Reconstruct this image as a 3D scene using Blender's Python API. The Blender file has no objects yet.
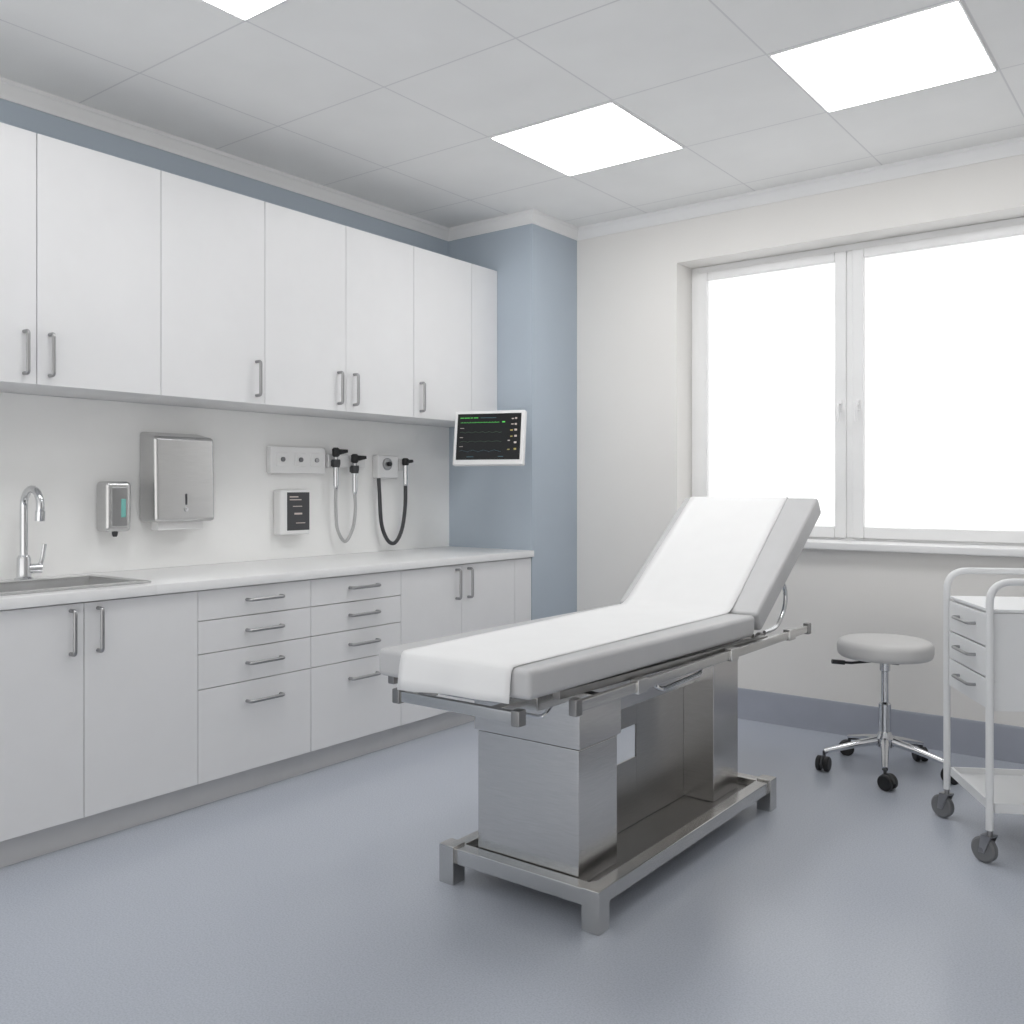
import bpy, bmesh, math, random
from mathutils import Vector, Matrix, Euler
random.seed(4)
PI = math.pi
scene = bpy.context.scene
COL = scene.collection
scene.view_settings.view_transform = 'Standard'
scene.view_settings.look = 'None'

# ------------------------------------------------------------------ materials
def lin(c):
    c = c / 255.0
    return c / 12.92 if c <= 0.04045 else ((c + 0.055) / 1.055) ** 2.4
def rgb(r, g, b): return (lin(r), lin(g), lin(b), 1.0)

def mat(name, col, rough=0.5, metal=0.0, var=0.03, scale=8.0, bump=0.0, bscale=200.0, coat=0.0, stretch=None, emit=0.0):
    m = bpy.data.materials.new(name); m.use_nodes = True
    nt = m.node_tree; N = nt.nodes; L = nt.links
    b = N['Principled BSDF']
    b.inputs['Roughness'].default_value = rough
    b.inputs['Metallic'].default_value = metal
    if coat: b.inputs['Coat Weight'].default_value = coat
    tc = N.new('ShaderNodeTexCoord')
    mp = N.new('ShaderNodeMapping')
    if stretch: mp.inputs['Scale'].default_value = stretch
    L.new(tc.outputs['Object'], mp.inputs['Vector'])
    nz = N.new('ShaderNodeTexNoise'); nz.inputs['Scale'].default_value = scale; nz.inputs['Detail'].default_value = 3
    L.new(mp.outputs['Vector'], nz.inputs['Vector'])
    rp = N.new('ShaderNodeValToRGB')
    rp.color_ramp.elements[0].position = 0.3; rp.color_ramp.elements[1].position = 0.7
    lo = tuple(max(0, c * (1 - var)) for c in col[:3]) + (1,)
    hi = tuple(min(1, c * (1 + var)) for c in col[:3]) + (1,)
    rp.color_ramp.elements[0].color = lo; rp.color_ramp.elements[1].color = hi
    L.new(nz.outputs['Fac'], rp.inputs['Fac'])
    L.new(rp.outputs['Color'], b.inputs['Base Color'])
    if emit:
        L.new(rp.outputs['Color'], b.inputs['Emission Color'])
        b.inputs['Emission Strength'].default_value = emit
    if bump:
        n2 = N.new('ShaderNodeTexNoise'); n2.inputs['Scale'].default_value = bscale
        L.new(mp.outputs['Vector'], n2.inputs['Vector'])
        bp = N.new('ShaderNodeBump'); bp.inputs['Strength'].default_value = bump; bp.inputs['Distance'].default_value = 0.002
        L.new(n2.outputs['Fac'], bp.inputs['Height']); L.new(bp.outputs['Normal'], b.inputs['Normal'])
    return m

M = {}
M['wall'] = mat('warm_white_paint', rgb(234, 232, 229), 0.7, var=0.012, scale=2, bump=0.08, bscale=160)
M['splash'] = mat('white_splash_panel', rgb(245, 245, 244), 0.4, var=0.01)
M['blue'] = mat('grey_blue_paint', rgb(180, 191, 202), 0.65, var=0.015, scale=3, bump=0.06)
M['crown'] = mat('white_moulding', rgb(240, 240, 240), 0.5, var=0.01)
M['base'] = mat('blue_grey_skirting', rgb(164, 168, 179), 0.4, var=0.03)
M['lam'] = mat('white_laminate', rgb(230, 230, 231), 0.38, var=0.01)
M['carc'] = mat('white_carcass', rgb(224, 224, 225), 0.5, var=0.01)
M['plinth'] = mat('grey_plinth', rgb(205, 205, 206), 0.45, var=0.02)
M['top'] = mat('white_worktop', rgb(238, 238, 238), 0.3, var=0.01, scale=60)
M['steel'] = mat('brushed_steel', rgb(210, 208, 206), 0.23, 1.0, var=0.06, scale=14, stretch=(1, 1, 30))
M['steelh'] = mat('brushed_steel_flat', rgb(204, 203, 201), 0.23, 1.0, var=0.06, scale=14, stretch=(30, 1, 30))
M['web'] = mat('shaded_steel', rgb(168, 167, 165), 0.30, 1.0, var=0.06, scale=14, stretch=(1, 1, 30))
M['tsteel'] = mat('dispenser_steel', rgb(204, 204, 204), 0.26, 1.0, var=0.05, scale=14, stretch=(1, 1, 30))
M['sinksteel'] = mat('sink_steel', rgb(214, 214, 214), 0.34, 1.0, var=0.03, scale=10)
M['basin'] = mat('basin_steel', rgb(208, 208, 208), 0.5, 0.85, var=0.04, scale=10)
M['handle'] = mat('satin_handle_metal', rgb(165, 165, 166), 0.3, 1.0, var=0.02)
M['chrome'] = mat('polished_chrome', rgb(212, 213, 215), 0.1, 1.0, var=0.01)
M['dsteel'] = mat('dark_steel', rgb(150, 149, 148), 0.35, 1.0, var=0.03)
M['vinyl'] = mat('grey_vinyl', rgb(194, 194, 195), 0.45, var=0.02, bump=0.06, bscale=300)
M['paper'] = mat('white_paper', rgb(236, 236, 236), 0.8, var=0.01, bump=0.15, bscale=40)
M['stoolv'] = mat('pale_vinyl', rgb(208, 207, 206), 0.42, var=0.02)
M['cart'] = mat('white_enamel', rgb(233, 234, 235), 0.32, var=0.01)
M['pvc'] = mat('white_window_profile', rgb(238, 238, 238), 0.35, var=0.01)
M['plastic'] = mat('white_plastic', rgb(234, 234, 234), 0.35, var=0.01)
M['black'] = mat('black_rubber', rgb(28, 28, 30), 0.45, var=0.05)
M['grey'] = mat('grey_rubber', rgb(118, 119, 121), 0.5, var=0.05)
M['fork'] = mat('grey_fork_metal', rgb(160, 160, 162), 0.35, 1.0, var=0.03)
M['dgrey'] = mat('charcoal_plastic', rgb(62, 63, 66), 0.4, var=0.05)
M['port'] = mat('mid_grey_plastic', rgb(112, 113, 116), 0.4, var=0.05)
M['hose'] = mat('pale_grey_hose', rgb(180, 180, 181), 0.4, var=0.03)
M['teal'] = mat('teal_window', rgb(120, 185, 178), 0.2, var=0.08, scale=30)
M['screen'] = mat('dark_screen', rgb(16, 18, 20), 0.15, var=0.1)
M['green'] = mat('green_trace', rgb(80, 190, 80), 0.5, var=0.1, emit=0.45)
M['cyan'] = mat('dim_cyan_trace', rgb(60, 90, 100), 0.5, var=0.1, emit=0.15)
M['yellow'] = mat('dull_yellow_mark', rgb(165, 150, 90), 0.5, var=0.1, emit=0.25)
M['pink'] = mat('pale_mark', rgb(175, 165, 160), 0.5, var=0.1, emit=0.25)
M['dim'] = mat('dim_trace', rgb(60, 84, 62), 0.5, var=0.1, emit=0.15)

def emissive(name, col, s, dark=False):
    m = mat(name, col, 0.5, var=0.012, scale=1.0, emit=s)
    if dark:      # frosted glass lit from behind: little of the room's own light comes back from it
        nt = m.node_tree; b = nt.nodes['Principled BSDF']
        for l in list(b.inputs['Base Color'].links): nt.links.remove(l)
        b.inputs['Base Color'].default_value = (.02, .02, .02, 1); b.inputs['Specular IOR Level'].default_value = 0.1
    return m
M['pane'] = emissive('frosted_daylit_glass', (0.955, 0.96, 0.962, 1), 1.25, True)
M['lamp'] = emissive('lit_diffuser', (1.0, 0.995, 0.985, 1), 8.8)

def floor_mat():
    m = mat('speckled_blue_vinyl', rgb(188, 193, 203), 0.22, var=0.02, scale=1.2, bump=0.04, bscale=420)
    nt = m.node_tree; N = nt.nodes; L = nt.links; b = N['Principled BSDF']
    src = b.inputs['Base Color'].links[0].from_socket
    nz = N.new('ShaderNodeTexNoise'); nz.inputs['Scale'].default_value = 190; nz.inputs['Detail'].default_value = 2
    tc = [n for n in N if n.type == 'TEX_COORD'][0]
    L.new(tc.outputs['Object'], nz.inputs['Vector'])
    rp = N.new('ShaderNodeValToRGB')
    rp.color_ramp.elements[0].position = 0.32; rp.color_ramp.elements[0].color = (0.86, 0.87, 0.88, 1)
    rp.color_ramp.elements[1].position = 0.62; rp.color_ramp.elements[1].color = (1.02, 1.02, 1.02, 1)
    L.new(nz.outputs['Fac'], rp.inputs['Fac'])
    mx = N.new('ShaderNodeMix'); mx.data_type = 'RGBA'; mx.blend_type = 'MULTIPLY'; mx.inputs[0].default_value = 1.0
    L.new(src, mx.inputs[6]); L.new(rp.outputs['Color'], mx.inputs[7])
    L.new(mx.outputs[2], b.inputs['Base Color'])
    return m
M['floor'] = floor_mat()

GX, GY, GP = -2.65, 3.285, 0.66          # ceiling grid origin and pitch
def ceiling_mat():
    m = mat('ceiling_tiles', rgb(243, 243, 242), 0.8, var=0.02, scale=3, bump=0.15, bscale=260)
    nt = m.node_tree; N = nt.nodes; L = nt.links; b = N['Principled BSDF']
    src = b.inputs['Base Color'].links[0].from_socket
    tc = [n for n in N if n.type == 'TEX_COORD'][0]
    sx = N.new('ShaderNodeSeparateXYZ'); L.new(tc.outputs['Object'], sx.inputs[0])
    def line(sock, o):
        a = N.new('ShaderNodeMath'); a.operation = 'SUBTRACT'; L.new(sock, a.inputs[0]); a.inputs[1].default_value = o - 50 * GP
        d = N.new('ShaderNodeMath'); d.operation = 'DIVIDE'; L.new(a.outputs[0], d.inputs[0]); d.inputs[1].default_value = GP
        f = N.new('ShaderNodeMath'); f.operation = 'FRACT'; L.new(d.outputs[0], f.inputs[0])
        s = N.new('ShaderNodeMath'); s.operation = 'SUBTRACT'; L.new(f.outputs[0], s.inputs[0]); s.inputs[1].default_value = 0.5
        ab = N.new('ShaderNodeMath'); ab.operation = 'ABSOLUTE'; L.new(s.outputs[0], ab.inputs[0])
        g = N.new('ShaderNodeMath'); g.operation = 'GREATER_THAN'; L.new(ab.outputs[0], g.inputs[0]); g.inputs[1].default_value = 0.4945
        return g.outputs[0]
    mx = N.new('ShaderNodeMath'); mx.operation = 'MAXIMUM'
    L.new(line(sx.outputs['X'], GX), mx.inputs[0]); L.new(line(sx.outputs['Y'], GY), mx.inputs[1])
    mix = N.new('ShaderNodeMix'); mix.data_type = 'RGBA'; L.new(mx.outputs[0], mix.inputs[0])
    L.new(src, mix.inputs[6]); mix.inputs[7].default_value = rgb(223, 223, 224)
    L.new(mix.outputs[2], b.inputs['Base Color'])
    return m
M['ceil'] = ceiling_mat()

# ------------------------------------------------------------------ mesh builder
ROOTM = {}
class MB:
    def __init__(s): s.bm = bmesh.new()
    def hexa(s, c, bevel=0.0, seg=2):
        """8 corners: bottom 4 (ccw) then top 4"""
        v = [s.bm.verts.new(p) for p in c]
        fs = [(3, 2, 1, 0), (4, 5, 6, 7), (0, 1, 5, 4), (1, 2, 6, 5), (2, 3, 7, 6), (3, 0, 4, 7)]
        fa = [s.bm.faces.new([v[i] for i in f]) for f in fs]
        if bevel:
            es = list({e for f in fa for e in f.edges})
            bmesh.ops.bevel(s.bm, geom=es, offset=bevel, segments=seg, affect='EDGES', profile=0.5, clamp_overlap=True)
        return s
    def box(s, x0, x1, y0, y1, z0, z1, bevel=0.0, seg=2):
        return s.hexa([(x0, y0, z0), (x1, y0, z0), (x1, y1, z0), (x0, y1, z0), (x0, y0, z1), (x1, y0, z1), (x1, y1, z1), (x0, y1, z1)], bevel, seg)
    def ring(s, c, t, r, seg, u, w):
        return [s.bm.verts.new(c + r * (math.cos(2 * PI * i / seg) * u + math.sin(2 * PI * i / seg) * w)) for i in range(seg)]
    def tube(s, pts, r, seg=12, closed=False):
        P = [Vector(p) for p in pts]; n = len(P)
        rr = r if isinstance(r, (list, tuple)) else [r] * n
        T = []
        for i in range(n):
            a = P[(i - 1) % n] if (closed or i > 0) else P[i]
            b = P[(i + 1) % n] if (closed or i < n - 1) else P[i]
            T.append((b - a).normalized())
        ref = Vector((0, 0, 1)) if abs(T[0].z) < 0.9 else Vector((1, 0, 0))
        u = (ref - ref.dot(T[0]) * T[0]).normalized()
        rings = []
        for i in range(n):
            u = (u - u.dot(T[i]) * T[i]).normalized()
            w = T[i].cross(u)
            rings.append(s.ring(P[i], T[i], rr[i], seg, u, w))
        m = n if closed else n - 1
        for i in range(m):
            A, B = rings[i], rings[(i + 1) % n]
            for j in range(seg):
                s.bm.faces.new((A[j], A[(j + 1) % seg], B[(j + 1) % seg], B[j]))
        if not closed:
            s.bm.faces.new(list(reversed(rings[0]))); s.bm.faces.new(rings[-1])
        return s
    def cyl(s, p0, p1, r0, r1=None, seg=24): return s.tube([p0, p1], [r0, r0 if r1 is None else r1], seg)
    def lathe(s, prof, c, seg=40, axis='Z'):
        """prof: (r, h) from bottom to top, closed with caps"""
        c = Vector(c)
        ax = {'Z': (Vector((1, 0, 0)), Vector((0, 1, 0)), Vector((0, 0, 1))), 'X': (Vector((0, 1, 0)), Vector((0, 0, 1)), Vector((1, 0, 0))), 'Y': (Vector((0, 0, 1)), Vector((1, 0, 0)), Vector((0, 1, 0)))}[axis]
        R = [s.ring(c + h * ax[2], None, r, seg, ax[0], ax[1]) for r, h in prof]
        for A, B in zip(R, R[1:]):
            for j in range(seg): s.bm.faces.new((A[j], A[(j + 1) % seg], B[(j + 1) % seg], B[j]))
        s.bm.faces.new(list(reversed(R[0]))); s.bm.faces.new(R[-1])
        return s
    def sweep(s, path, prof):
        """2-D path (x,y) with mitred corners; prof (offset to the right of travel, z)"""
        P = [Vector(p) for p in path]; n = len(P); rows = []
        nr = []
        for a, b in zip(P, P[1:]):
            d = (b - a).normalized(); nr.append(Vector((d.y, -d.x)))
        for i in range(n):
            if i == 0: m = nr[0]
            elif i == n - 1: m = nr[-1]
            else: m = (nr[i - 1] + nr[i]) / (1 + nr[i - 1].dot(nr[i]))
            rows.append([s.bm.verts.new((P[i].x + m.x * o, P[i].y + m.y * o, z)) for o, z in prof])
        k = len(prof)
        for A, B in zip(rows, rows[1:]):
            for j in range(k): s.bm.faces.new((A[j], A[(j + 1) % k], B[(j + 1) % k], B[j]))
        s.bm.faces.new(rows[0]); s.bm.faces.new(list(reversed(rows[-1])))
        return s
    def build(s, name, m, parent=None, local=False, wn=True, sharp=32):
        bm = s.bm
        if parent is not None and not local:
            bm.transform(ROOTM[parent.name].inverted())
        bmesh.ops.recalc_face_normals(bm, faces=bm.faces)
        me = bpy.data.meshes.new(name); bm.to_mesh(me); bm.free()
        me.materials.append(M[m])
        for p in me.polygons: p.use_smooth = True
        me.set_sharp_from_angle(angle=math.radians(sharp))
        o = bpy.data.objects.new(name, me); COL.objects.link(o)
        if parent is not None:
            o.parent = parent; ROOTM[o.name] = ROOTM[parent.name]
        else: ROOTM[o.name] = Matrix.Identity(4)
        if wn:
            w = o.modifiers.new('weighted_normal', 'WEIGHTED_NORMAL'); w.keep_sharp = True
        return o

def thing(name, label, cat, loc, rot=(0, 0, 0), group=None, kind=None):
    o = bpy.data.objects.new(name, None); COL.objects.link(o)
    o.empty_display_size = 0.1
    o.location = loc; o.rotation_euler = rot
    ROOTM[o.name] = Matrix.Translation(loc) @ Euler(rot).to_matrix().to_4x4()
    if kind: o['kind'] = kind
    if label: o['label'] = label; o['category'] = cat
    if group: o['group'] = group
    return o
def struct(o, label=None, cat=None):
    o['kind'] = 'structure'
    if label: o['label'] = label; o['category'] = cat
    return o
def arc(c, r, a0, a1, u, w, n=8):
    c = Vector(c); u = Vector(u); w = Vector(w)
    return [c + r * (math.cos(a0 + (a1 - a0) * i / n) * u + math.sin(a0 + (a1 - a0) * i / n) * w) for i in range(n + 1)]
def fillet(pts, r, n=5):
    P = [Vector(p) for p in pts]; out = [P[0]]
    for a, b, c in zip(P, P[1:], P[2:]):
        d1 = (a - b); d2 = (c - b)
        t = min(r, d1.length * 0.49, d2.length * 0.49)
        s_, e_ = b + d1.normalized() * t, b + d2.normalized() * t
        for i in range(n + 1):
            q = i / n
            out.append((1 - q) ** 2 * s_ + 2 * q * (1 - q) * b + q * q * e_)
    out.append(P[-1]); return out
def crv(pts, n=10):
    """catmull-rom through points"""
    P = [Vector(p) for p in pts]; P = [2 * P[0] - P[1]] + P + [2 * P[-1] - P[-2]]; out = []
    for i in range(1, len(P) - 2):
        a, b, c, d = P[i - 1:i + 3]
        for k in range(n):
            t = k / n
            out.append(0.5 * ((2 * b) + (c - a) * t + (2 * a - 5 * b + 4 * c - d) * t * t + (3 * b - a - 3 * c + d) * t ** 3))
    out.append(P[-2]); return out

# ------------------------------------------------------------------ room
XL, YB, ZC = -3.80, 4.79, 2.86
XR, YF = 2.4, -1.6
PF, PX = 4.32, -3.157            # pillar front face, pillar side face
struct(MB().box(XL - 0.15, XR + .15, YF, YB + 0.3, -0.1, 0).build('floor', 'floor'), 'blue grey speckled vinyl floor', 'floor')
struct(MB().box(XL - 0.15, XR + .15, YF, YB + 0.3, ZC, ZC + 0.1).build('ceiling', 'ceil'), 'white suspended ceiling of square tiles', 'ceiling')
struct(MB().box(XL - 0.15, XL, YF, YB, 0, ZC).build('wall_left', 'blue'), 'grey blue wall behind the white cabinets', 'wall')
struct(MB().box(XL, PX, PF, YB, 0, ZC).build('wall_pillar', 'blue'), 'grey blue boxed pillar in the corner', 'wall')
struct(MB().box(XR, XR + .15, YF, YB, 0, ZC).build('wall_right', 'wall'), 'plain white wall', 'wall')
HX0, HX1, HZ0, HZ1 = -2.472, -0.36, 0.95, 2.55
w = MB()
w.box(XL, HX0, YB, YB + .3, 0, ZC); w.box(HX1, XR, YB, YB + .3, 0, ZC)
w.box(HX0, HX1, YB, YB + .3, 0, HZ0); w.box(HX0, HX1, YB, YB + .3, HZ1, ZC)
struct(w.build('wall_back', 'wall', wn=False), 'off white wall with the window', 'wall')
struct(MB().box(XL, XL + .008, 0.9, PF, 0.9, 1.635).build('trim_1', 'splash'), 'white splashback panel between worktop and wall cabinets', 'splashback')
prof = [(0, ZC - .072), (.007, ZC - .072), (.009, ZC - .058), (.013, ZC - .052), (.024, ZC - .024), (.028, ZC - .018), (.032, ZC - .016), (.032, ZC), (0, ZC)]
struct(MB().sweep([(XL, YF), (XL, PF), (PX, PF), (PX, YB), (XR, YB)], prof).build('trim_2', 'crown'), 'white crown moulding along the ceiling edge', 'moulding')
bp = [(0, 0), (.016, 0), (.014, .02), (.012, .155), (.008, .165), (0, .165)]
struct(MB().sweep([(PX, PF + .01), (PX, YB), (XR, YB)], bp).build('baseboard_back', 'base'), 'blue grey skirting below the window', 'baseboard')

# window
wi = thing('window_1', 'wide white framed window with bright frosted panes', 'window', ((HX0 + HX1) / 2, 5.0, HZ0), kind='structure')
f = MB(); Y0, Y1 = 4.975, 5.05
xm = -1.555
f.box(HX0, HX0 + .045, Y0, Y1, HZ0, HZ1, .004); f.box(HX1 - .045, HX1, Y0, Y1, HZ0, HZ1, .004)
f.box(HX0 + .045, HX1 - .045, Y0, Y1, HZ1 - .035, HZ1, .004); f.box(HX0 + .045, HX1 - .045, Y0, Y1, HZ0, HZ0 + .045, .004)
f.box(xm - .018, xm + .018, Y0, Y1, HZ0 + .045, HZ1 - .035, .004)
f.build('window_frame', 'pvc', wi)
for (a, b, hs) in ((HX0 + .045, xm - .016, 1), (xm + .016, HX1 - .045, -1)):
    s = MB(); z0, z1 = HZ0 + .045, HZ1 - .035; t = .060; y0, y1 = 4.962, 5.02
    s.box(a, a + t, y0, y1, z0, z1, .006); s.box(b - t, b, y0, y1, z0, z1, .006)
    s.box(a + t, b - t, y0, y1, z1 - t + .01, z1, .006); s.box(a + t, b - t, y0, y1, z0, z0 + t, .006)
    so = s.build('sash', 'pvc', wi)
    MB().box(a + t - .004, b - t + .004, 4.985, 4.995, z0 + t - .004, z1 - t + .014).build('pane', 'pane', so)
    hx = (b - t / 2) if hs > 0 else (a + t / 2)
    h = MB(); h.box(hx - .011, hx + .011, 4.953, 4.963, 1.665, 1.725, .004)
    h.tube(fillet([(hx, 4.956, 1.700), (hx, 4.925, 1.700), (hx, 4.925, 1.61)], .012), .0075, 10)
    h.build('window_handle', 'pvc', so)
MB().box(HX0 - .03, HX1 + .03, 4.735, 4.789, .945, .983, .008).box(HX0 + .002, HX1 - .002, 4.78, 4.974, .951, .983, .002).build('window_sill', 'pvc', wi)

# ceiling lights
def light(x0, y0, label):
    t = thing('ceiling_light', label, 'ceiling light', (x0 + GP / 2, y0 + GP / 2, ZC), group=None)
    a, b, c, d = x0 + .005, x0 + GP - .005, y0 + .005, y0 + GP - .005
    f = MB(); e = .009
    f.box(a, b, c, c + e, ZC - .006, ZC - .0005, .001); f.box(a, b, d - e, d, ZC - .006, ZC - .0005, .001)
    f.box(a, a + e, c + e, d - e, ZC - .006, ZC - .0005, .001); f.box(b - e, b, c + e, d - e, ZC - .006, ZC - .0005, .001)
    f.build('frame', 'crown', t)
    MB().box(a + e, b - e, c + e, d - e, ZC - .0075, ZC - .001).build('diffuser', 'lamp', t)
light(GX, GY, 'square lit ceiling panel nearest the blue pillar, middle of the three')
light(GX + 2 * GP, GY, 'square lit ceiling panel nearest the window, largest of the three')
light(GX, GY - 3 * GP, 'square lit ceiling panel above the sink side, cut by the top photo edge')

# ------------------------------------------------------------------ cabinets
DX = -3.16           # base door face
HR = .0072
def vhandle(door, x, y, z0, z1, m='handle'):
    MB().tube(fillet([(x, y, z0), (x + .032, y, z0), (x + .032, y, z1), (x, y, z1)], .012), HR, 10).build('handle', m, door)
def hhandle(dr, x, z, y0, y1):
    MB().tube(fillet([(x, y0, z), (x + .030, y0, z), (x + .030, y1, z), (x, y1, z)], .014), HR, 10).build('handle', 'handle', dr)
def base_cab(name, label, y0, y1, doors=(), drawers=None, filler=None):
    t = thing(name, label, 'cabinet', ((XL + DX) / 2, (y0 + y1) / 2, 0))
    b = MB(); x0, x1 = XL + .009, DX - .02; k = .016; zt = .861
    ye = y1
    b.box(x0, x1, y0 + .001, y0 + k, .1, zt); b.box(x0, x1, ye - k, ye - .001, .1, zt)
    b.box(x0, x1, y0 + k, ye - k, .1, .1 + k); b.box(x0, x0 + .008, y0 + k, ye - k, .1 + k, zt)
    b.box(x1 - .02, x1, y0 + k, ye - k, zt - .03, zt)
    b.build('body', 'carc', t, wn=False)
    MB().box(x0 + .05, -3.212, y0 + .0002, ye - .0002, 0, .0995).build('plinth', 'plinth', t)
    for (a, c, hy) in doors:
        d = MB().box(DX - .019, DX, a + .0013, c - .0013, .106, .858, .0015).build('door', 'lam', t)
        vhandle(d, DX, hy, .685, .835)
    if drawers:
        for (z0, z1) in ((.741, .858), (.611, .738), (.473, .608), (.106, .470)):
            d = MB().box(DX - .019, DX, y0 + .0013, y1 - .0013, z0, z1, .0015).build('drawer', 'lam', t)
            zc = (z0 + z1) / 2 if z1 - z0 < .2 else z1 - .085
            m = (y0 + y1) / 2 + .03
            hhandle(d, DX, zc + .005, m - .085, m + .085)
    if filler:
        MB().box(DX - .019, DX, filler + .0013, y1 - .001, .106, .858, .0015).build('filler_panel', 'lam', t)
base_cab('base_cabinet', 'white two-door base cabinet under the steel sink', 1.21, 2.121, [(1.21, 1.666, 1.618), (1.666, 2.121, 1.716)])
base_cab('drawer_cabinet', 'white four-drawer base cabinet directly beside the sink cabinet', 2.121, 2.685, drawers=True)
base_cab('drawer_cabinet', 'white four-drawer base cabinet farther from the sink, below the wall instruments', 2.685, 3.246, drawers=True)
base_cab('base_cabinet', 'white two-door base cabinet beside the blue pillar', 3.246, 4.318, [(3.246, 3.70, 3.655), (3.70, 4.16, 3.75)], filler=4.16)

UX = -3.41
def wall_cab(label, y0, y1, doors, filler=None):
    t = thing('wall_cabinet', label, 'cabinet', ((XL + UX) / 2, (y0 + y1) / 2, 1.636))
    z0, z1 = 1.636, 2.548
    MB().box(XL + .001, UX - .02, y0 + .0005, y1 - .0005, z0, z1, .001).build('body', 'carc', t, wn=False)
    for (a, c, hy) in doors:
        d = MB().box(UX - .019, UX, a + .0013, c - .0013, z0, z1, .0015).build('door', 'lam', t)
        vhandle(d, UX, hy, 1.672, 1.822)
    if filler: MB().box(UX - .019, UX, filler + .0013, y1 - .001, z0, z1, .0015).build('filler_panel', 'lam', t)
wall_cab('white double-door wall cabinet above the sink and tap', 1.13, 2.118, [(1.13, 1.622, 1.577), (1.622, 2.118, 1.668)])
wall_cab('white single-door wall cabinet above the paper towel dispenser', 2.118, 2.632, [(2.118, 2.632, 2.585)])
wall_cab('white double-door wall cabinet above the hanging hoses', 2.632, 3.60, [(2.632, 3.118, 3.068), (3.118, 3.60, 3.17)])
wall_cab('white single-door wall cabinet touching the blue pillar', 3.60, 4.318, [(3.60, 4.08, 3.65)], filler=4.08)

# worktop with sink cut-out
SX0, SX1, SY0, SY1 = -3.62, -3.26, 1.33, 1.93
CX0, CX1, CY0, CY1, CZ0, CZ1 = XL + .009, -3.14, 1.20, 4.319, .863, .9
c = MB()
c.box(CX0, CX1, SY1, CY1, CZ0, CZ1, .003); c.box(CX0, CX1, CY0, SY0, CZ0, CZ1, .003)
c.box(CX0, SX0, SY0 - .002, SY1 + .002, CZ0, CZ1); c.box(SX1, CX1, SY0 - .002, SY1 + .002, CZ0, CZ1, .003)
wt = c.build('worktop', 'top', wn=False); wt['label'] = 'long white worktop along the base cabinets'; wt['category'] = 'worktop'

# sink
t = thing('sink', 'inset stainless steel sink in the white worktop', 'sink', ((SX0 + SX1) / 2, (SY0 + SY1) / 2, .9))
e = .034
r = MB(); z0, z1 = .9005, .9085
r.box(SX0 - e, SX1 + e, SY1 - .004, SY1 + e, z0, z1, .002); r.box(SX0 - e, SX1 + e, SY0 - e, SY0 + .004, z0, z1, .002)
r.box(SX0 - e, SX0 + .004, SY0 + .004, SY1 - .004, z0, z1, .002); r.box(SX1 - .004, SX1 + e, SY0 + .004, SY1 - .004, z0, z1, .002)
r.build('rim', 'sinksteel', t)
b = MB(); a0, a1, b0, b1 = SX0 + .003, SX1 - .003, SY0 + .003, SY1 - .003; zb = .775
b.box(a0, a0 + .003, b0, b1, zb, z0); b.box(a1 - .003, a1, b0, b1, zb, z0)
b.box(a0, a1, b0, b0 + .003, zb, z0); b.box(a0, a1, b1 - .003, b1, zb, z0); b.box(a0, a1, b0, b1, zb - .003, zb)
b.build('basin', 'basin', t, wn=False)
MB().lathe([(.04, 0), (.04, .003), (.03, .005), (.012, .004)], ((a0 + a1) / 2, (b0 + b1) / 2, zb), 24).build('drain', 'chrome', t)

# tap
fx, fy = -3.70, 1.71
t = thing('tap', 'chrome gooseneck tap with side lever behind the sink', 'tap', (fx, fy, .9005))
MB().lathe([(.034, 0), (.034, .008), (.027, .014), (.025, .085), (.019, .098)], (fx, fy, .9005), 28).build('base', 'chrome', t)
MB().tube([(fx, fy, .98), (fx, fy, 1.16)] + arc((fx + .066, fy, 1.19), .066, PI, .12 * -PI, (1, 0, 0), (0, 0, 1), 14)[0:] + [(fx + .129, fy, 1.155)], .0145, 14).build('spout', 'chrome', t)
MB().cyl((fx + .1315, fy, 1.172), (fx + .128, fy, 1.135), .0172, .0172, 18).build('aerator', 'chrome', t)
MB().cyl((fx, fy, .945), (fx + .02, fy + .06, .945), .019, .019, 18).tube(fillet([(fx + .018, fy + .052, .955), (fx + .022, fy + .062, .985), (fx + .026, fy + .068, 1.04)], .01), [.008] * 8, 10).build('lever', 'chrome', t)

# ------------------------------------------------------------------ wall equipment
WX = XL + .0078
t = thing('soap_dispenser', 'small silver wall soap dispenser with teal window', 'soap dispenser', (WX, 2.102, 1.07))
MB().box(WX, WX + .095, 2.046, 2.160, 1.075, 1.288, .018, 4).build('body', 'tsteel', t)
MB().box(WX + .08, WX + .0965, 2.066, 2.142, 1.095, 1.268, .010, 3).build('push_panel', 'handle', t)
MB().box(WX + .09, WX + .0985, 2.108, 2.132, 1.135, 1.215, .006, 3).build('window', 'teal', t)
MB().lathe([(.008, -.022), (.012, -.012), (.014, .006)], (WX + .06, 2.102, 1.075), 16).build('nozzle', 'dgrey', t)

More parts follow.
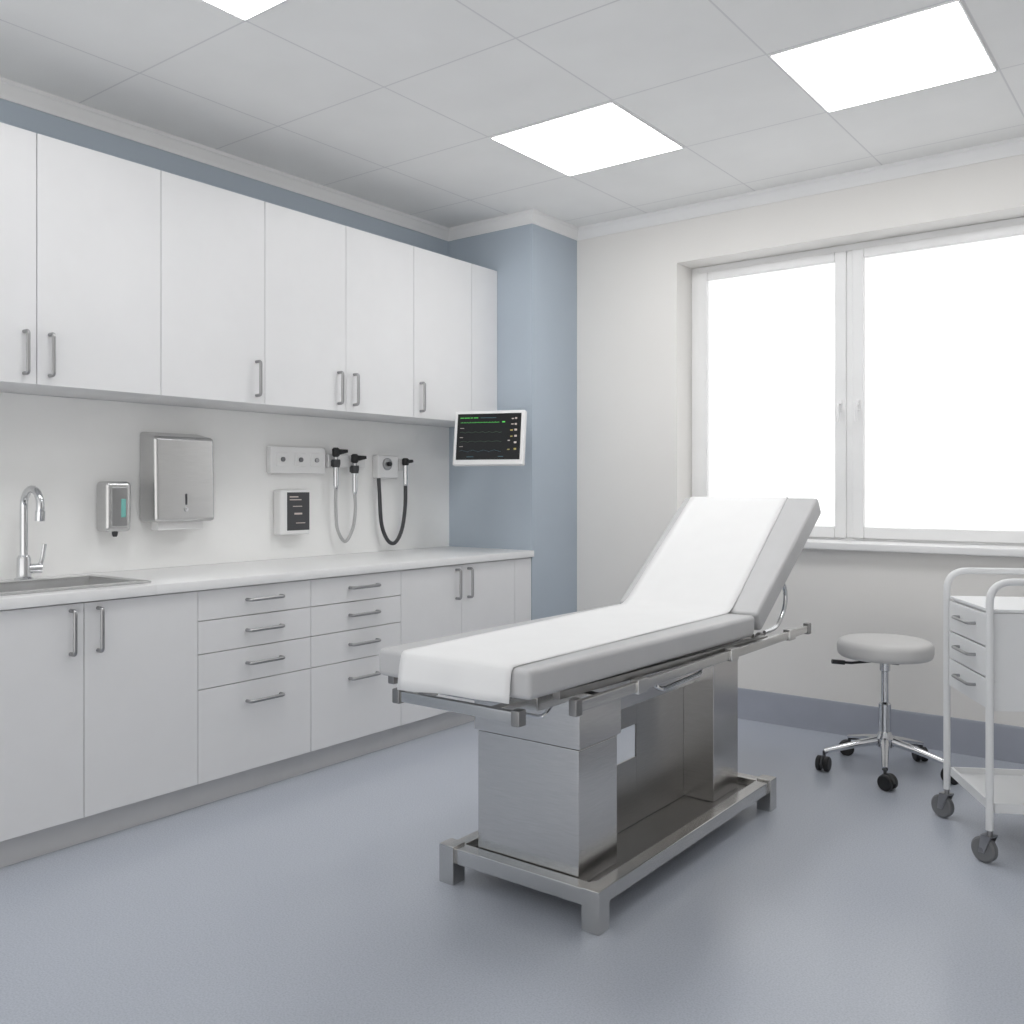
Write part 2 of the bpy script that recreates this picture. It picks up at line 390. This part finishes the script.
t = thing('towel_dispenser', 'brushed steel paper towel dispenser on the splashback', 'towel dispenser', (WX, 2.393, 1.115))
ya, yb, d0, d1 = 2.245, 2.545, WX, -3.655
b = MB(); b.hexa([(d0, ya, 1.110), (d1, ya, 1.110), (d1, yb, 1.110), (d0, yb, 1.110), (d0, ya, 1.512), (d1 - .008, ya, 1.486), (d1 - .008, yb, 1.486), (d0, yb, 1.512)], .016, 4)
bd = b.build('body', 'tsteel', t)
MB().box(d1 - .012, d1 + .0005, 2.39, 2.40, 1.185, 1.235, .002).build('sight_slot', 'dgrey', t)
MB().lathe([(.010, -.006), (.010, .003), (.007, .004)], (d1, 2.394, 1.165), 16, 'X').build('lock', 'chrome', t)
MB().hexa([(d0 + .045, ya + .03, 1.074), (d0 + .105, ya + .03, 1.074), (d0 + .105, yb - .04, 1.074), (d0 + .045, yb - .04, 1.074), (d0 + .05, ya + .03, 1.111), (d0 + .10, ya + .03, 1.111), (d0 + .10, yb - .04, 1.111), (d0 + .05, yb - .04, 1.111)], .004).build('paper_towel', 'paper', t)

# outlet panel
t = thing('outlet_panel', 'white wall outlet panel with square sockets', 'outlet panel', (WX, 3.115, 1.33))
MB().box(WX, WX + .035, 2.935, 3.292, 1.333, 1.472, .006, 3).build('housing', 'plastic', t)
for yy in (3.005, 3.12, 3.225):
    s = MB().box(WX + .03, WX + .040, yy - .035, yy + .035, 1.37, 1.44, .004).build('socket', 'plastic', t)
    MB().lathe([(.012, 0), (.012, .008), (.007, .010)], (WX + .040, yy, 1.405), 18, 'X').build('port', 'port' if yy < 3.2 else 'handle', s)

# small wall gauge
t = thing('wall_gauge', 'small white wall gauge with dark display under the outlet panel', 'gauge', (WX, 3.06, 1.02))
MB().box(WX, WX + .062, 2.975, 3.165, 1.022, 1.252, .010, 3).build('housing', 'plastic', t)
s = MB().box(WX + .060, WX + .064, 3.015, 3.158, 1.045, 1.238, .0015).build('display', 'dgrey', t)
for (a, b_, z, h) in ((3.03, 3.085, 1.212, .006), (3.03, 3.105, 1.198, .005), (3.05, 3.11, 1.165, .004), (3.06, 3.11, 1.125, .009), (3.07, 3.13, 1.08, .004)):
    MB().box(WX + .0638, WX + .0645, a, b_, z, z + h).build('readout', 'pink', s, wn=False)

# instrument holder with two instruments and pale hose
t = thing('instrument_holder', 'wall holder with two black-headed instruments and pale looped hose', 'medical instrument', (WX, 3.44, 1.30))
MB().box(WX, WX + .03, 3.315, 3.585, 1.37, 1.44, .006, 3).build('bracket', 'plastic', t)
for yy, zz in ((3.345, 1.445), (3.48, 1.415)):
    cr = MB().lathe([(.020, -.02), (.024, .0), (.024, .02), (.02, .022)], (WX + .055, yy, zz - .055), 20)
    cr.box(WX + .028, WX + .045, yy - .014, yy + .014, zz - .07, zz - .04, .003); cr.build('cradle', 'dgrey', t)
    h = MB().tube([(WX + .055, yy, zz - .19), (WX + .055, yy, zz - .17), (WX + .055, yy, zz - .05), (WX + .055, yy, zz - .02)], [.010, .014, .014, .011], 16).build('instrument', 'chrome', t)
    MB().lathe([(.012, -.02), (.02, -.012), (.02, .022), (.012, .03)], (WX + .055, yy, zz), 20).tube([(WX + .05, yy, zz + .005), (WX + .075, yy + .02, zz + .008), (WX + .10, yy + .045, zz + .012)], [.018, .014, .008], 14).build('head', 'black', h)
MB().tube(crv([(WX + .055, 3.345, 1.255), (WX + .053, 3.346, 1.16), (WX + .045, 3.365, 1.04), (WX + .045, 3.42, .972), (WX + .045, 3.475, 1.04), (WX + .053, 3.486, 1.14), (WX + .055, 3.48, 1.23)]), .009, 10).build('hose', 'hose', t)

# pressure unit with black hose
t = thing('pressure_gauge', 'white wall box with dark hose looped below its handset', 'medical instrument', (WX, 3.83, 1.31))
MB().box(WX, WX + .045, 3.665, 3.83, 1.315, 1.445, .008, 3).build('housing', 'plastic', t)
MB().lathe([(.034, 0), (.034, .01), (.026, .014)], (WX + .044, 3.735, 1.395), 24, 'X').build('dial', 'handle', t)
MB().lathe([(.012, 0), (.012, .018), (.008, .02)], (WX + .057, 3.735, 1.395), 16, 'X').build('knob', 'black', t)
MB().box(WX, WX + .04, 3.835, 3.90, 1.36, 1.425, .005).build('rest', 'plastic', t)
py = 3.87
h = MB().tube([(WX + .06, py, 1.27), (WX + .06, py, 1.29), (WX + .06, py, 1.40)], [.010, .014, .014], 14).build('handset', 'chrome', t)
MB().lathe([(.015, 0), (.02, .008), (.02, .035), (.013, .042)], (WX + .06, py, 1.39), 18).cyl((WX + .05, py, 1.41), (WX + .10, py + .02, 1.415), .013, .008, 14).build('head', 'black', h)
MB().tube(crv([(WX + .03, 3.685, 1.318), (WX + .04, 3.682, 1.22), (WX + .045, 3.692, 1.06), (WX + .045, 3.74, .965), (WX + .045, 3.80, .948), (WX + .045, 3.855, 1.02), (WX + .055, 3.872, 1.15), (WX + .06, py, 1.275)]), .011, 10).build('hose', 'dgrey', t)

# ------------------------------------------------------------------ monitor on the pillar
ML = (-3.173, 3.944, 1.533)
t = thing('patient_monitor', 'white-framed patient monitor with dark trace screen by the blue pillar', 'monitor', ML, (math.radians(-9), 0, math.radians(20)))
W2, H2 = .203, .152
MB().box(-W2, W2, -.012, .030, -H2, H2, .008, 4).build('housing', 'plastic', t, local=True)
sc = MB().box(-W2 + .020, W2 - .020, -.0145, -.011, -H2 + .030, H2 - .018, .001).build('screen', 'screen', t, local=True)
def strip(name, m, segs):
    for (x, z, ww, hh) in segs:
        MB().box(x, x + ww, -.0158, -.0146, z, z + hh).build(name, m, sc, local=True, wn=False)
def trace(name, m, z0, amp, fn, x0=-.165, x1=.075, n=120, r=.0009):
    MB().tube([(x0 + (x1 - x0) * i / n, -.0150, z0 + amp * fn(i / n)) for i in range(n + 1)], r, 5).build(name, m, sc, local=True, wn=False)
def ecg(u):
    p = (u * 14) % 1.0
    return (math.exp(-((p - .5) / .08) ** 2) - .3 * math.exp(-((p - .62) / .06) ** 2) + .2 * math.exp(-((p - .82) / .08) ** 2))
trace('waveform', 'green', .084, .005, ecg, r=.0010, x1=.06)
trace('waveform', 'dim', .030, .006, lambda u: math.sin(u * 38) * .5)
trace('waveform', 'dim', -.022, .005, lambda u: abs(math.sin(u * 16)) - .5)
trace('waveform', 'cyan', -.074, .005, lambda u: math.sin(u * 24) ** 3)
strip('readout', 'green', [(-.167, .109, .020, .004), (-.143, .109, .030, .004), (-.108, .109, .014, .004), (-.088, .109, .024, .004), (.076, .083, .016, .006)])
strip('readout', 'pink', [(.148, .100, .012, .010), (.130, .100, .012, .006), (.148, .068, .012, .010), (.128, .070, .014, .005), (.148, .036, .014, .010), (.112, -.02, .012, .005), (.148, .002, .014, .010), (.148, -.034, .014, .010), (-.165, .052, .022, .003), (-.165, .0, .018, .003), (-.165, -.050, .02, .003)])
strip('readout', 'yellow', [(.124, .036, .014, .006), (.126, .002, .012, .006), (.112, -.070, .013, .005), (.148, -.070, .014, .010)])
strip('readout', 'cyan', [(-.05, .109, .09, .003), (.06, -.108, .03, .004), (-.12, -.108, .04, .004)])
MB().tube([(-3.30, 4.30, 1.55), (-3.17, 3.99, 1.545)], .018, 14).box(-3.215, -3.115, 3.968, 3.99, 1.49, 1.59, .004).build('arm', 'plastic', t)
MB().box(-3.36, -3.24, 4.295, 4.319, 1.47, 1.63, .006).build('wall_plate', 'plastic', t)

# ------------------------------------------------------------------ exam table
t = thing('exam_table', 'steel exam table with grey padded top and paper sheet', 'exam table', (-1.69, 2.86, 0))
zf, zh, th = .805, .774, .078
fl, fr, hl, hr = -1.905, -1.366, -2.02, -1.405
fy0, hy0 = 1.86, 3.37
MB().hexa([(fl, fy0, zf - th), (fr, fy0, zf - th), (hr, hy0 - .012, zh - th), (hl, hy0 - .012, zh - th), (fl, fy0, zf), (fr, fy0, zf), (hr, hy0, zh), (hl, hy0, zh)], .016, 5).build('seat_cushion', 'vinyl', t)
bd = Vector((0, .826, .563)); bn = Vector((0, -.563, .826))
B0 = Vector((0, 3.375, zh + .002)); BL = .79; bt = .088
def bpt(x, s, n): v = B0 + bd * s + bn * n; return (x, v.y, v.z)
MB().hexa([bpt(hl, .0, -bt), bpt(hr, .0, -bt), bpt(hr + .012, BL, -bt), bpt(hl - .018, BL, -bt), bpt(hl, .0, 0), bpt(hr, .0, 0), bpt(hr + .012, BL, 0), bpt(hl - .018, BL, 0)], .016, 5).build('back_cushion', 'vinyl', t)
# paper sheet
prof = [(1.845, .706), (1.847, .735), (1.850, .765), (1.853, .787), (1.857, .798), (1.865, .8045), (1.885, .8055)]
for i in range(1, 13): y = 1.885 + (3.335 - 1.885) * i / 12; prof.append((y, .8052 + (.7751 - .8052) * (y - 1.86) / 1.475))
for s_, n_ in ((.03, .003),): v = B0 + bd * s_ + bn * n_; prof.append((3.36, .778)); prof.append((v.y, v.z))
for i in range(1, 11): v = B0 + bd * (.03 + (BL - .05) * i / 10) + bn * .001; prof.append((v.y, v.z))
for s_, n_ in ((BL - .008, .0005), (BL + .001, -.007), (BL + .003, -.02), (BL + .003, -.05)): v = B0 + bd * s_ + bn * n_; prof.append((v.y, v.z))
pm = MB(); rows = []
for j, (y, z) in enumerate(prof):
    q = min(1, max(0, (y - 1.853) / 1.5))
    xl = -1.805 + (-1.985 + 1.805) * q; xr = -1.420 + (-1.510 + 1.420) * q
    if y > 3.4: xr += -.020 * (y - 3.4) / .6; xl += -.014 * (y - 3.4) / .6
    row = []
    for i in range(17):
        a = i / 16; x = xl + (xr - xl) * a
        wv_ = .0005 * math.sin(a * 9 + j * .9) if 6 < j < len(prof) - 4 else 0
        yv_ = -.005 * (1 + math.sin(a * 11)) * (3 - j) / 3 if j < 3 else 0
        zv_ = .010 * math.sin(a * 2.2 - .4) if j == 0 else 0
        row.append(pm.bm.verts.new((x, y + yv_, z + wv_ + zv_ + .001)))
    rows.append(row)
for A, Bq in zip(rows, rows[1:]):
    for i in range(16): pm.bm.faces.new((A[i], A[i + 1], Bq[i + 1], Bq[i]))
po = pm.build('paper_sheet', 'paper', t, wn=False, sharp=60)
sm = po.modifiers.new('solidify', 'SOLIDIFY'); sm.thickness = .0012; sm.offset = 1
# frame
MB().hexa([(-1.86, 1.98, .668), (-1.43, 1.98, .668), (-1.44, 3.44, .655), (-1.97, 3.44, .655), (-1.86, 1.98, .724), (-1.43, 1.98, .724), (-1.44, 3.44, .694), (-1.97, 3.44, .694)], .004).build('top_frame', 'steelh', t)
for x in (-1.398, -1.995):
    MB().hexa([(x - .012, 2.02, .700), (x + .012, 2.02, .700), (x + .012, 3.44, .668), (x - .012, 3.44, .668), (x - .012, 2.02, .722), (x + .012, 2.02, .722), (x + .012, 3.44, .690), (x - .012, 3.44, .690)], .003).build('frame_rail', 'dsteel', t)
MB().hexa([bpt(-1.96, .04, -bt - .022), bpt(-1.45, .04, -bt - .022), bpt(-1.45, .72, -bt - .022), bpt(-1.96, .72, -bt - .022), bpt(-1.96, .04, -bt), bpt(-1.45, .04, -bt), bpt(-1.45, .72, -bt), bpt(-1.96, .72, -bt)], .004).build('back_plate', 'steelh', t)
for x in (-1.362, -2.035):
    sg = 1 if x > -1.7 else -1
    r = MB().box(x - .009, x + .009, 2.06, 3.80, .662, .692, .003)
    for yy in (2.20, 2.78, 3.36): r.box(min(x, x - sg * .10), max(x, x - sg * .10), yy - .018, yy + .018, .668, .686, .002)
    ro = r.build('side_rail', 'steelh', t)
    for yy in (2.06, 3.80):
        MB().box(x - .013, x + .013, yy - .016, yy + .016, .654, .700, .004).build('rail_end', 'dsteel', ro)
    for yy in (2.40, 3.05, 3.60):
        MB().box(x - .015, x + .015, yy - .03, yy + .03, .656, .699, .003).build('rail_clamp', 'steelh', ro)
r = MB().box(-1.845, -1.435, 1.885, 1.905, .656, .686, .003)
for x in (-1.80, -1.52): r.box(x - .016, x + .016, 1.90, 1.985, .664, .682, .002)
ro = r.build('foot_rail', 'steelh', t)
for x in (-1.852, -1.428): MB().box(x - .014, x + .014, 1.879, 1.911, .650, .692, .004).build('rail_end', 'dsteel', ro)
MB().tube(fillet([(-1.60, 2.05, .672), (-1.60, 2.02, .645), (-1.44, 2.02, .645), (-1.44, 2.06, .672)], .02), .006, 10).build('release_bar', 'chrome', t)
MB().tube(fillet([(-1.45, 2.60, .66), (-1.40, 2.60, .622), (-1.40, 2.90, .632), (-1.45, 2.92, .66)], .05), .008, 10).build('release_lever', 'chrome', t)
for x in (-1.425, -1.99):
    MB().tube(crv([(x, 3.50, .69), (x, 3.62, .70), (x, 3.705, .76), (x, 3.72, .83), (x, 3.69, .875)]), .009, 12).build('back_support', 'chrome', t)
    MB().lathe([(.022, -.014), (.026, -.008), (.026, .008), (.022, .014)], (x, 3.455, .672), 22, 'X').build('hinge', 'dsteel', t)
# pedestals
p = MB(); p.box(-1.88, -1.497, 2.28, 2.50, .087, .488, .003); fp = p.build('front_pedestal', 'steel', t)
MB().box(-1.888, -1.488, 2.270, 2.510, .492, .667, .003).build('pedestal_cap', 'steel', fp)
MB().box(-1.79, -1.50, 3.20, 3.42, .087, .656, .003).build('rear_pedestal', 'steel', t)
MB().box(-1.70, -1.575, 2.512, 3.198, .525, .64, .003).build('cross_beam', 'steelh', t)
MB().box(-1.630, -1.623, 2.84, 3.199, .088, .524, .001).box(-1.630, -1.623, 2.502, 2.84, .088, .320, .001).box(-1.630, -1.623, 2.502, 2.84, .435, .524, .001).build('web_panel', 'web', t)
# base frame
bs = MB()
bs.box(-1.945, -1.425, 2.225, 2.275, .066, .116, .004); bs.box(-1.945, -1.425, 3.465, 3.515, .066, .116, .004)
bs.box(-1.444, -1.396, 2.275, 3.465, .070, .116, .004); bs.box(-1.974, -1.929, 2.275, 3.465, .070, .116, .004)
bs.build('base_frame', 'steelh', t)
MB().box(-1.92, -1.446, 2.277, 3.463, .074, .0865, .001).build('base_plate', 'dsteel', t)
for x in (-1.415, -1.957):
    for y in (2.243, 3.497): MB().box(x - .03, x + .03, y - .03, y + .03, 0, .124, .004).build('foot', 'steelh', t)

# ------------------------------------------------------------------ stool
sx, sy = -1.184, 4.28
t = thing('stool', 'round pale vinyl stool with chrome five-star base on castors', 'stool', (sx, sy, 0))
MB().lathe([(.172, .508), (.188, .511), (.197, .519), (.2015, .532), (.2015, .560), (.198, .572), (.190, .581), (.175, .587), (.10, .592), (.01, .593)], (sx, sy, 0), 56).build('seat', 'stoolv', t, sharp=50)
MB().box(sx - .08, sx + .08, sy - .08, sy + .08, .492, .509, .004).build('seat_plate', 'dgrey', t)
MB().tube([(sx - .03, sy - .03, .492), (sx - .115, sy - .10, .484), (sx - .15, sy - .125, .486)], [.006, .006, .006], 10).tube([(sx - .14, sy - .118, .485), (sx - .185, sy - .150, .490)], .010, 10).build('lever', 'black', t)
MB().lathe([(.026, .17), (.026, .30), (.022, .305), (.016, .31), (.016, .445), (.022, .45), (.022, .494)], (sx, sy, 0), 28).build('column', 'chrome', t)
MB().lathe([(.030, .105), (.040, .115), (.042, .15), (.03, .168), (.026, .18)], (sx, sy, 0), 30).build('hub', 'chrome', t)
def wheel(o, c, wv, R, h0, h1, seg=24):
    p = [c + wv * (h0 + (h1 - h0) * k) for k in (0, .18, .82, 1)]
    o.tube(p, [R * .86, R, R, R * .86], seg)
def twin_caster(parent, x, y, R, zt, ang):
    ca, sa = math.cos(ang), math.sin(ang); d = Vector((ca, sa, 0)); wv = Vector((-sa, ca, 0))
    c = Vector((x, y, R)) + d * .012
    o = MB(); wheel(o, c, wv, R, .006, .028); wheel(o, c, wv, R, -.028, -.006)
    o.cyl(c - wv * .010, c + wv * .010, .008, .008, 12)
    k = o.build('caster', 'black', parent)
    h = MB(); h.cyl((x, y, R), (x, y, zt), .007, .007, 12)
    h.tube([c + Vector((ca * math.cos(a), sa * math.cos(a), math.sin(a))) * R * .95 for a in [PI * (.0 + i / 12) for i in range(13)]], .0058, 8)
    h.build('hood', 'dgrey', k)
def fork_caster(parent, x, y, R, zt, ang):
    ca, sa = math.cos(ang), math.sin(ang); d = Vector((ca, sa, 0)); wv = Vector((-sa, ca, 0)); Z = Vector((0, 0, 1))
    c = Vector((x, y, R)) + d * .018
    o = MB(); wheel(o, c, wv, R, -.015, .015, 28); k = o.build('caster', 'grey', parent)
    h = MB()
    for s_ in (-1, 1):
        a = c + wv * s_ * .0165
        top = Vector((x, y, R * 2 + .006)) + wv * s_ * .0165
        q = [a - d * .010 - Z * .008, a + d * .010 - Z * .008, top + d * .020, top - d * .016]
        q2 = [v + wv * s_ * .004 for v in q]
        h.hexa(q + q2)
    p0 = Vector((x, y, R * 2 + .004))
    pl = (p0 - d * .016 - wv * .0205, p0 + d * .02 - wv * .0205, p0 + d * .02 + wv * .0205, p0 - d * .016 + wv * .0205)
    h.hexa(list(pl) + [v + Z * .006 for v in pl])
    h.cyl(p0, (x, y, zt), .009, .009, 14)
    h.cyl(c - wv * .022, c + wv * .022, .007, .007, 12)
    h.build('fork', 'fork', k)
for k in range(5):
    a = math.radians(-74.5 + 72 * k)
    ex, ey = sx + .265 * math.cos(a), sy + .265 * math.sin(a)
    l = MB().tube([(sx + .03 * math.cos(a), sy + .03 * math.sin(a), .138), (sx + .12 * math.cos(a), sy + .12 * math.sin(a), .120), (ex, ey, .084)], [.020, .016, .012], 14).build('leg', 'chrome', t)
    twin_caster(l, ex, ey, .033, .086, a + 1.0)

# ------------------------------------------------------------------ cart
t = thing('medical_cart', 'white metal drawer cart with tubular rails at the right edge', 'cart', (-.478, 3.768, 0), (0, 0, math.radians(29.8)))
hx, hy = .28, .215
MB().box(-.262, .262, -.200, .200, .508, .838, .003).build('body', 'cart', t, local=True)
for (z0, z1) in ((.722, .832), (.618, .717), (.512, .613)):
    d = MB().box(-.279, -.2625, -.196, .196, z0, z1, .003).build('drawer', 'cart', t, local=True)
    zc = (z0 + z1) / 2 + .01
    MB().tube(fillet([(-.279, -.08, zc), (-.305, -.08, zc), (-.305, .08, zc), (-.279, .08, zc)], .014), .0055, 10).build('handle', 'handle', d, local=True)
tp = MB().box(-.275, .275, -.2, .2, .839, .851, .003)
tp.build('top_tray', 'cart', t, local=True)
sh = MB(); sh.box(-.268, .268, -.203, .203, .168, .178, .002)
sh.box(-.272, -.262, -.203, .203, .166, .200, .002); sh.box(.262, .272, -.203, .203, .166, .200, .002)
sh.box(-.262, .262, -.207, -.199, .166, .200, .002); sh.box(-.262, .262, .199, .207, .166, .200, .002)
sh.build('shelf', 'cart', t, local=True)
for s_ in (-1, 1):
    y = s_ * hy
    fr_ = MB().tube(fillet([(-hx, y, .112), (-hx, y, .945), (hx, y, .945), (hx, y, .112)], .075, 8), .0125, 14)
    fr_.build('side_frame', 'cart', t, local=True)
MB().cyl((hx, -hy, .90), (hx, hy, .90), .009, .009, 12).build('push_bar', 'cart', t, local=True)
for (x, s_) in ((-.262, -1), (.262, -1), (-.262, 1), (.262, 1)):
    MB().cyl((x, s_ * hy, .60), (x, s_ * .19, .60), .006).build('bracket', 'cart', t, local=True)
Mc = ROOTM[t.name]
for x in (-hx, hx):
    for y in (-hy, hy):
        wp = Mc @ Vector((x, y, 0))
        fork_caster(t, wp.x, wp.y, .043, .116, 2.75)

# ------------------------------------------------------------------ world and camera
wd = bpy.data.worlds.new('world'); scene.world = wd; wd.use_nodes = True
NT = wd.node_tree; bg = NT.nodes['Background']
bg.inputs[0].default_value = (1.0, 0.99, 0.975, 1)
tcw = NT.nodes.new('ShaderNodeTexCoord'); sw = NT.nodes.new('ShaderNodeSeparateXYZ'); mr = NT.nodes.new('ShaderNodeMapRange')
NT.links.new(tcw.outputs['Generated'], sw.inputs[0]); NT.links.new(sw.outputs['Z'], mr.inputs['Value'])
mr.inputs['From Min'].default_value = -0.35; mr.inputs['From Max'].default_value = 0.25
mr.inputs['To Min'].default_value = 2.15; mr.inputs['To Max'].default_value = 0.88  # stronger unseen glow below the horizon, added to brighten the ceiling
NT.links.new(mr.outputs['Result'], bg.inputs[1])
cd = bpy.data.cameras.new('camera'); cam = bpy.data.objects.new('camera', cd); COL.objects.link(cam)
cd.sensor_width = 36; cd.sensor_fit = 'HORIZONTAL'; cd.lens = 926 / 1024 * 36
cam.location = (0, 0, 1.26); cam.rotation_euler = (PI / 2, 0, math.radians(37.4))
cd.shift_y = -24 / 1024; cd.clip_start = .02
scene.camera = cam
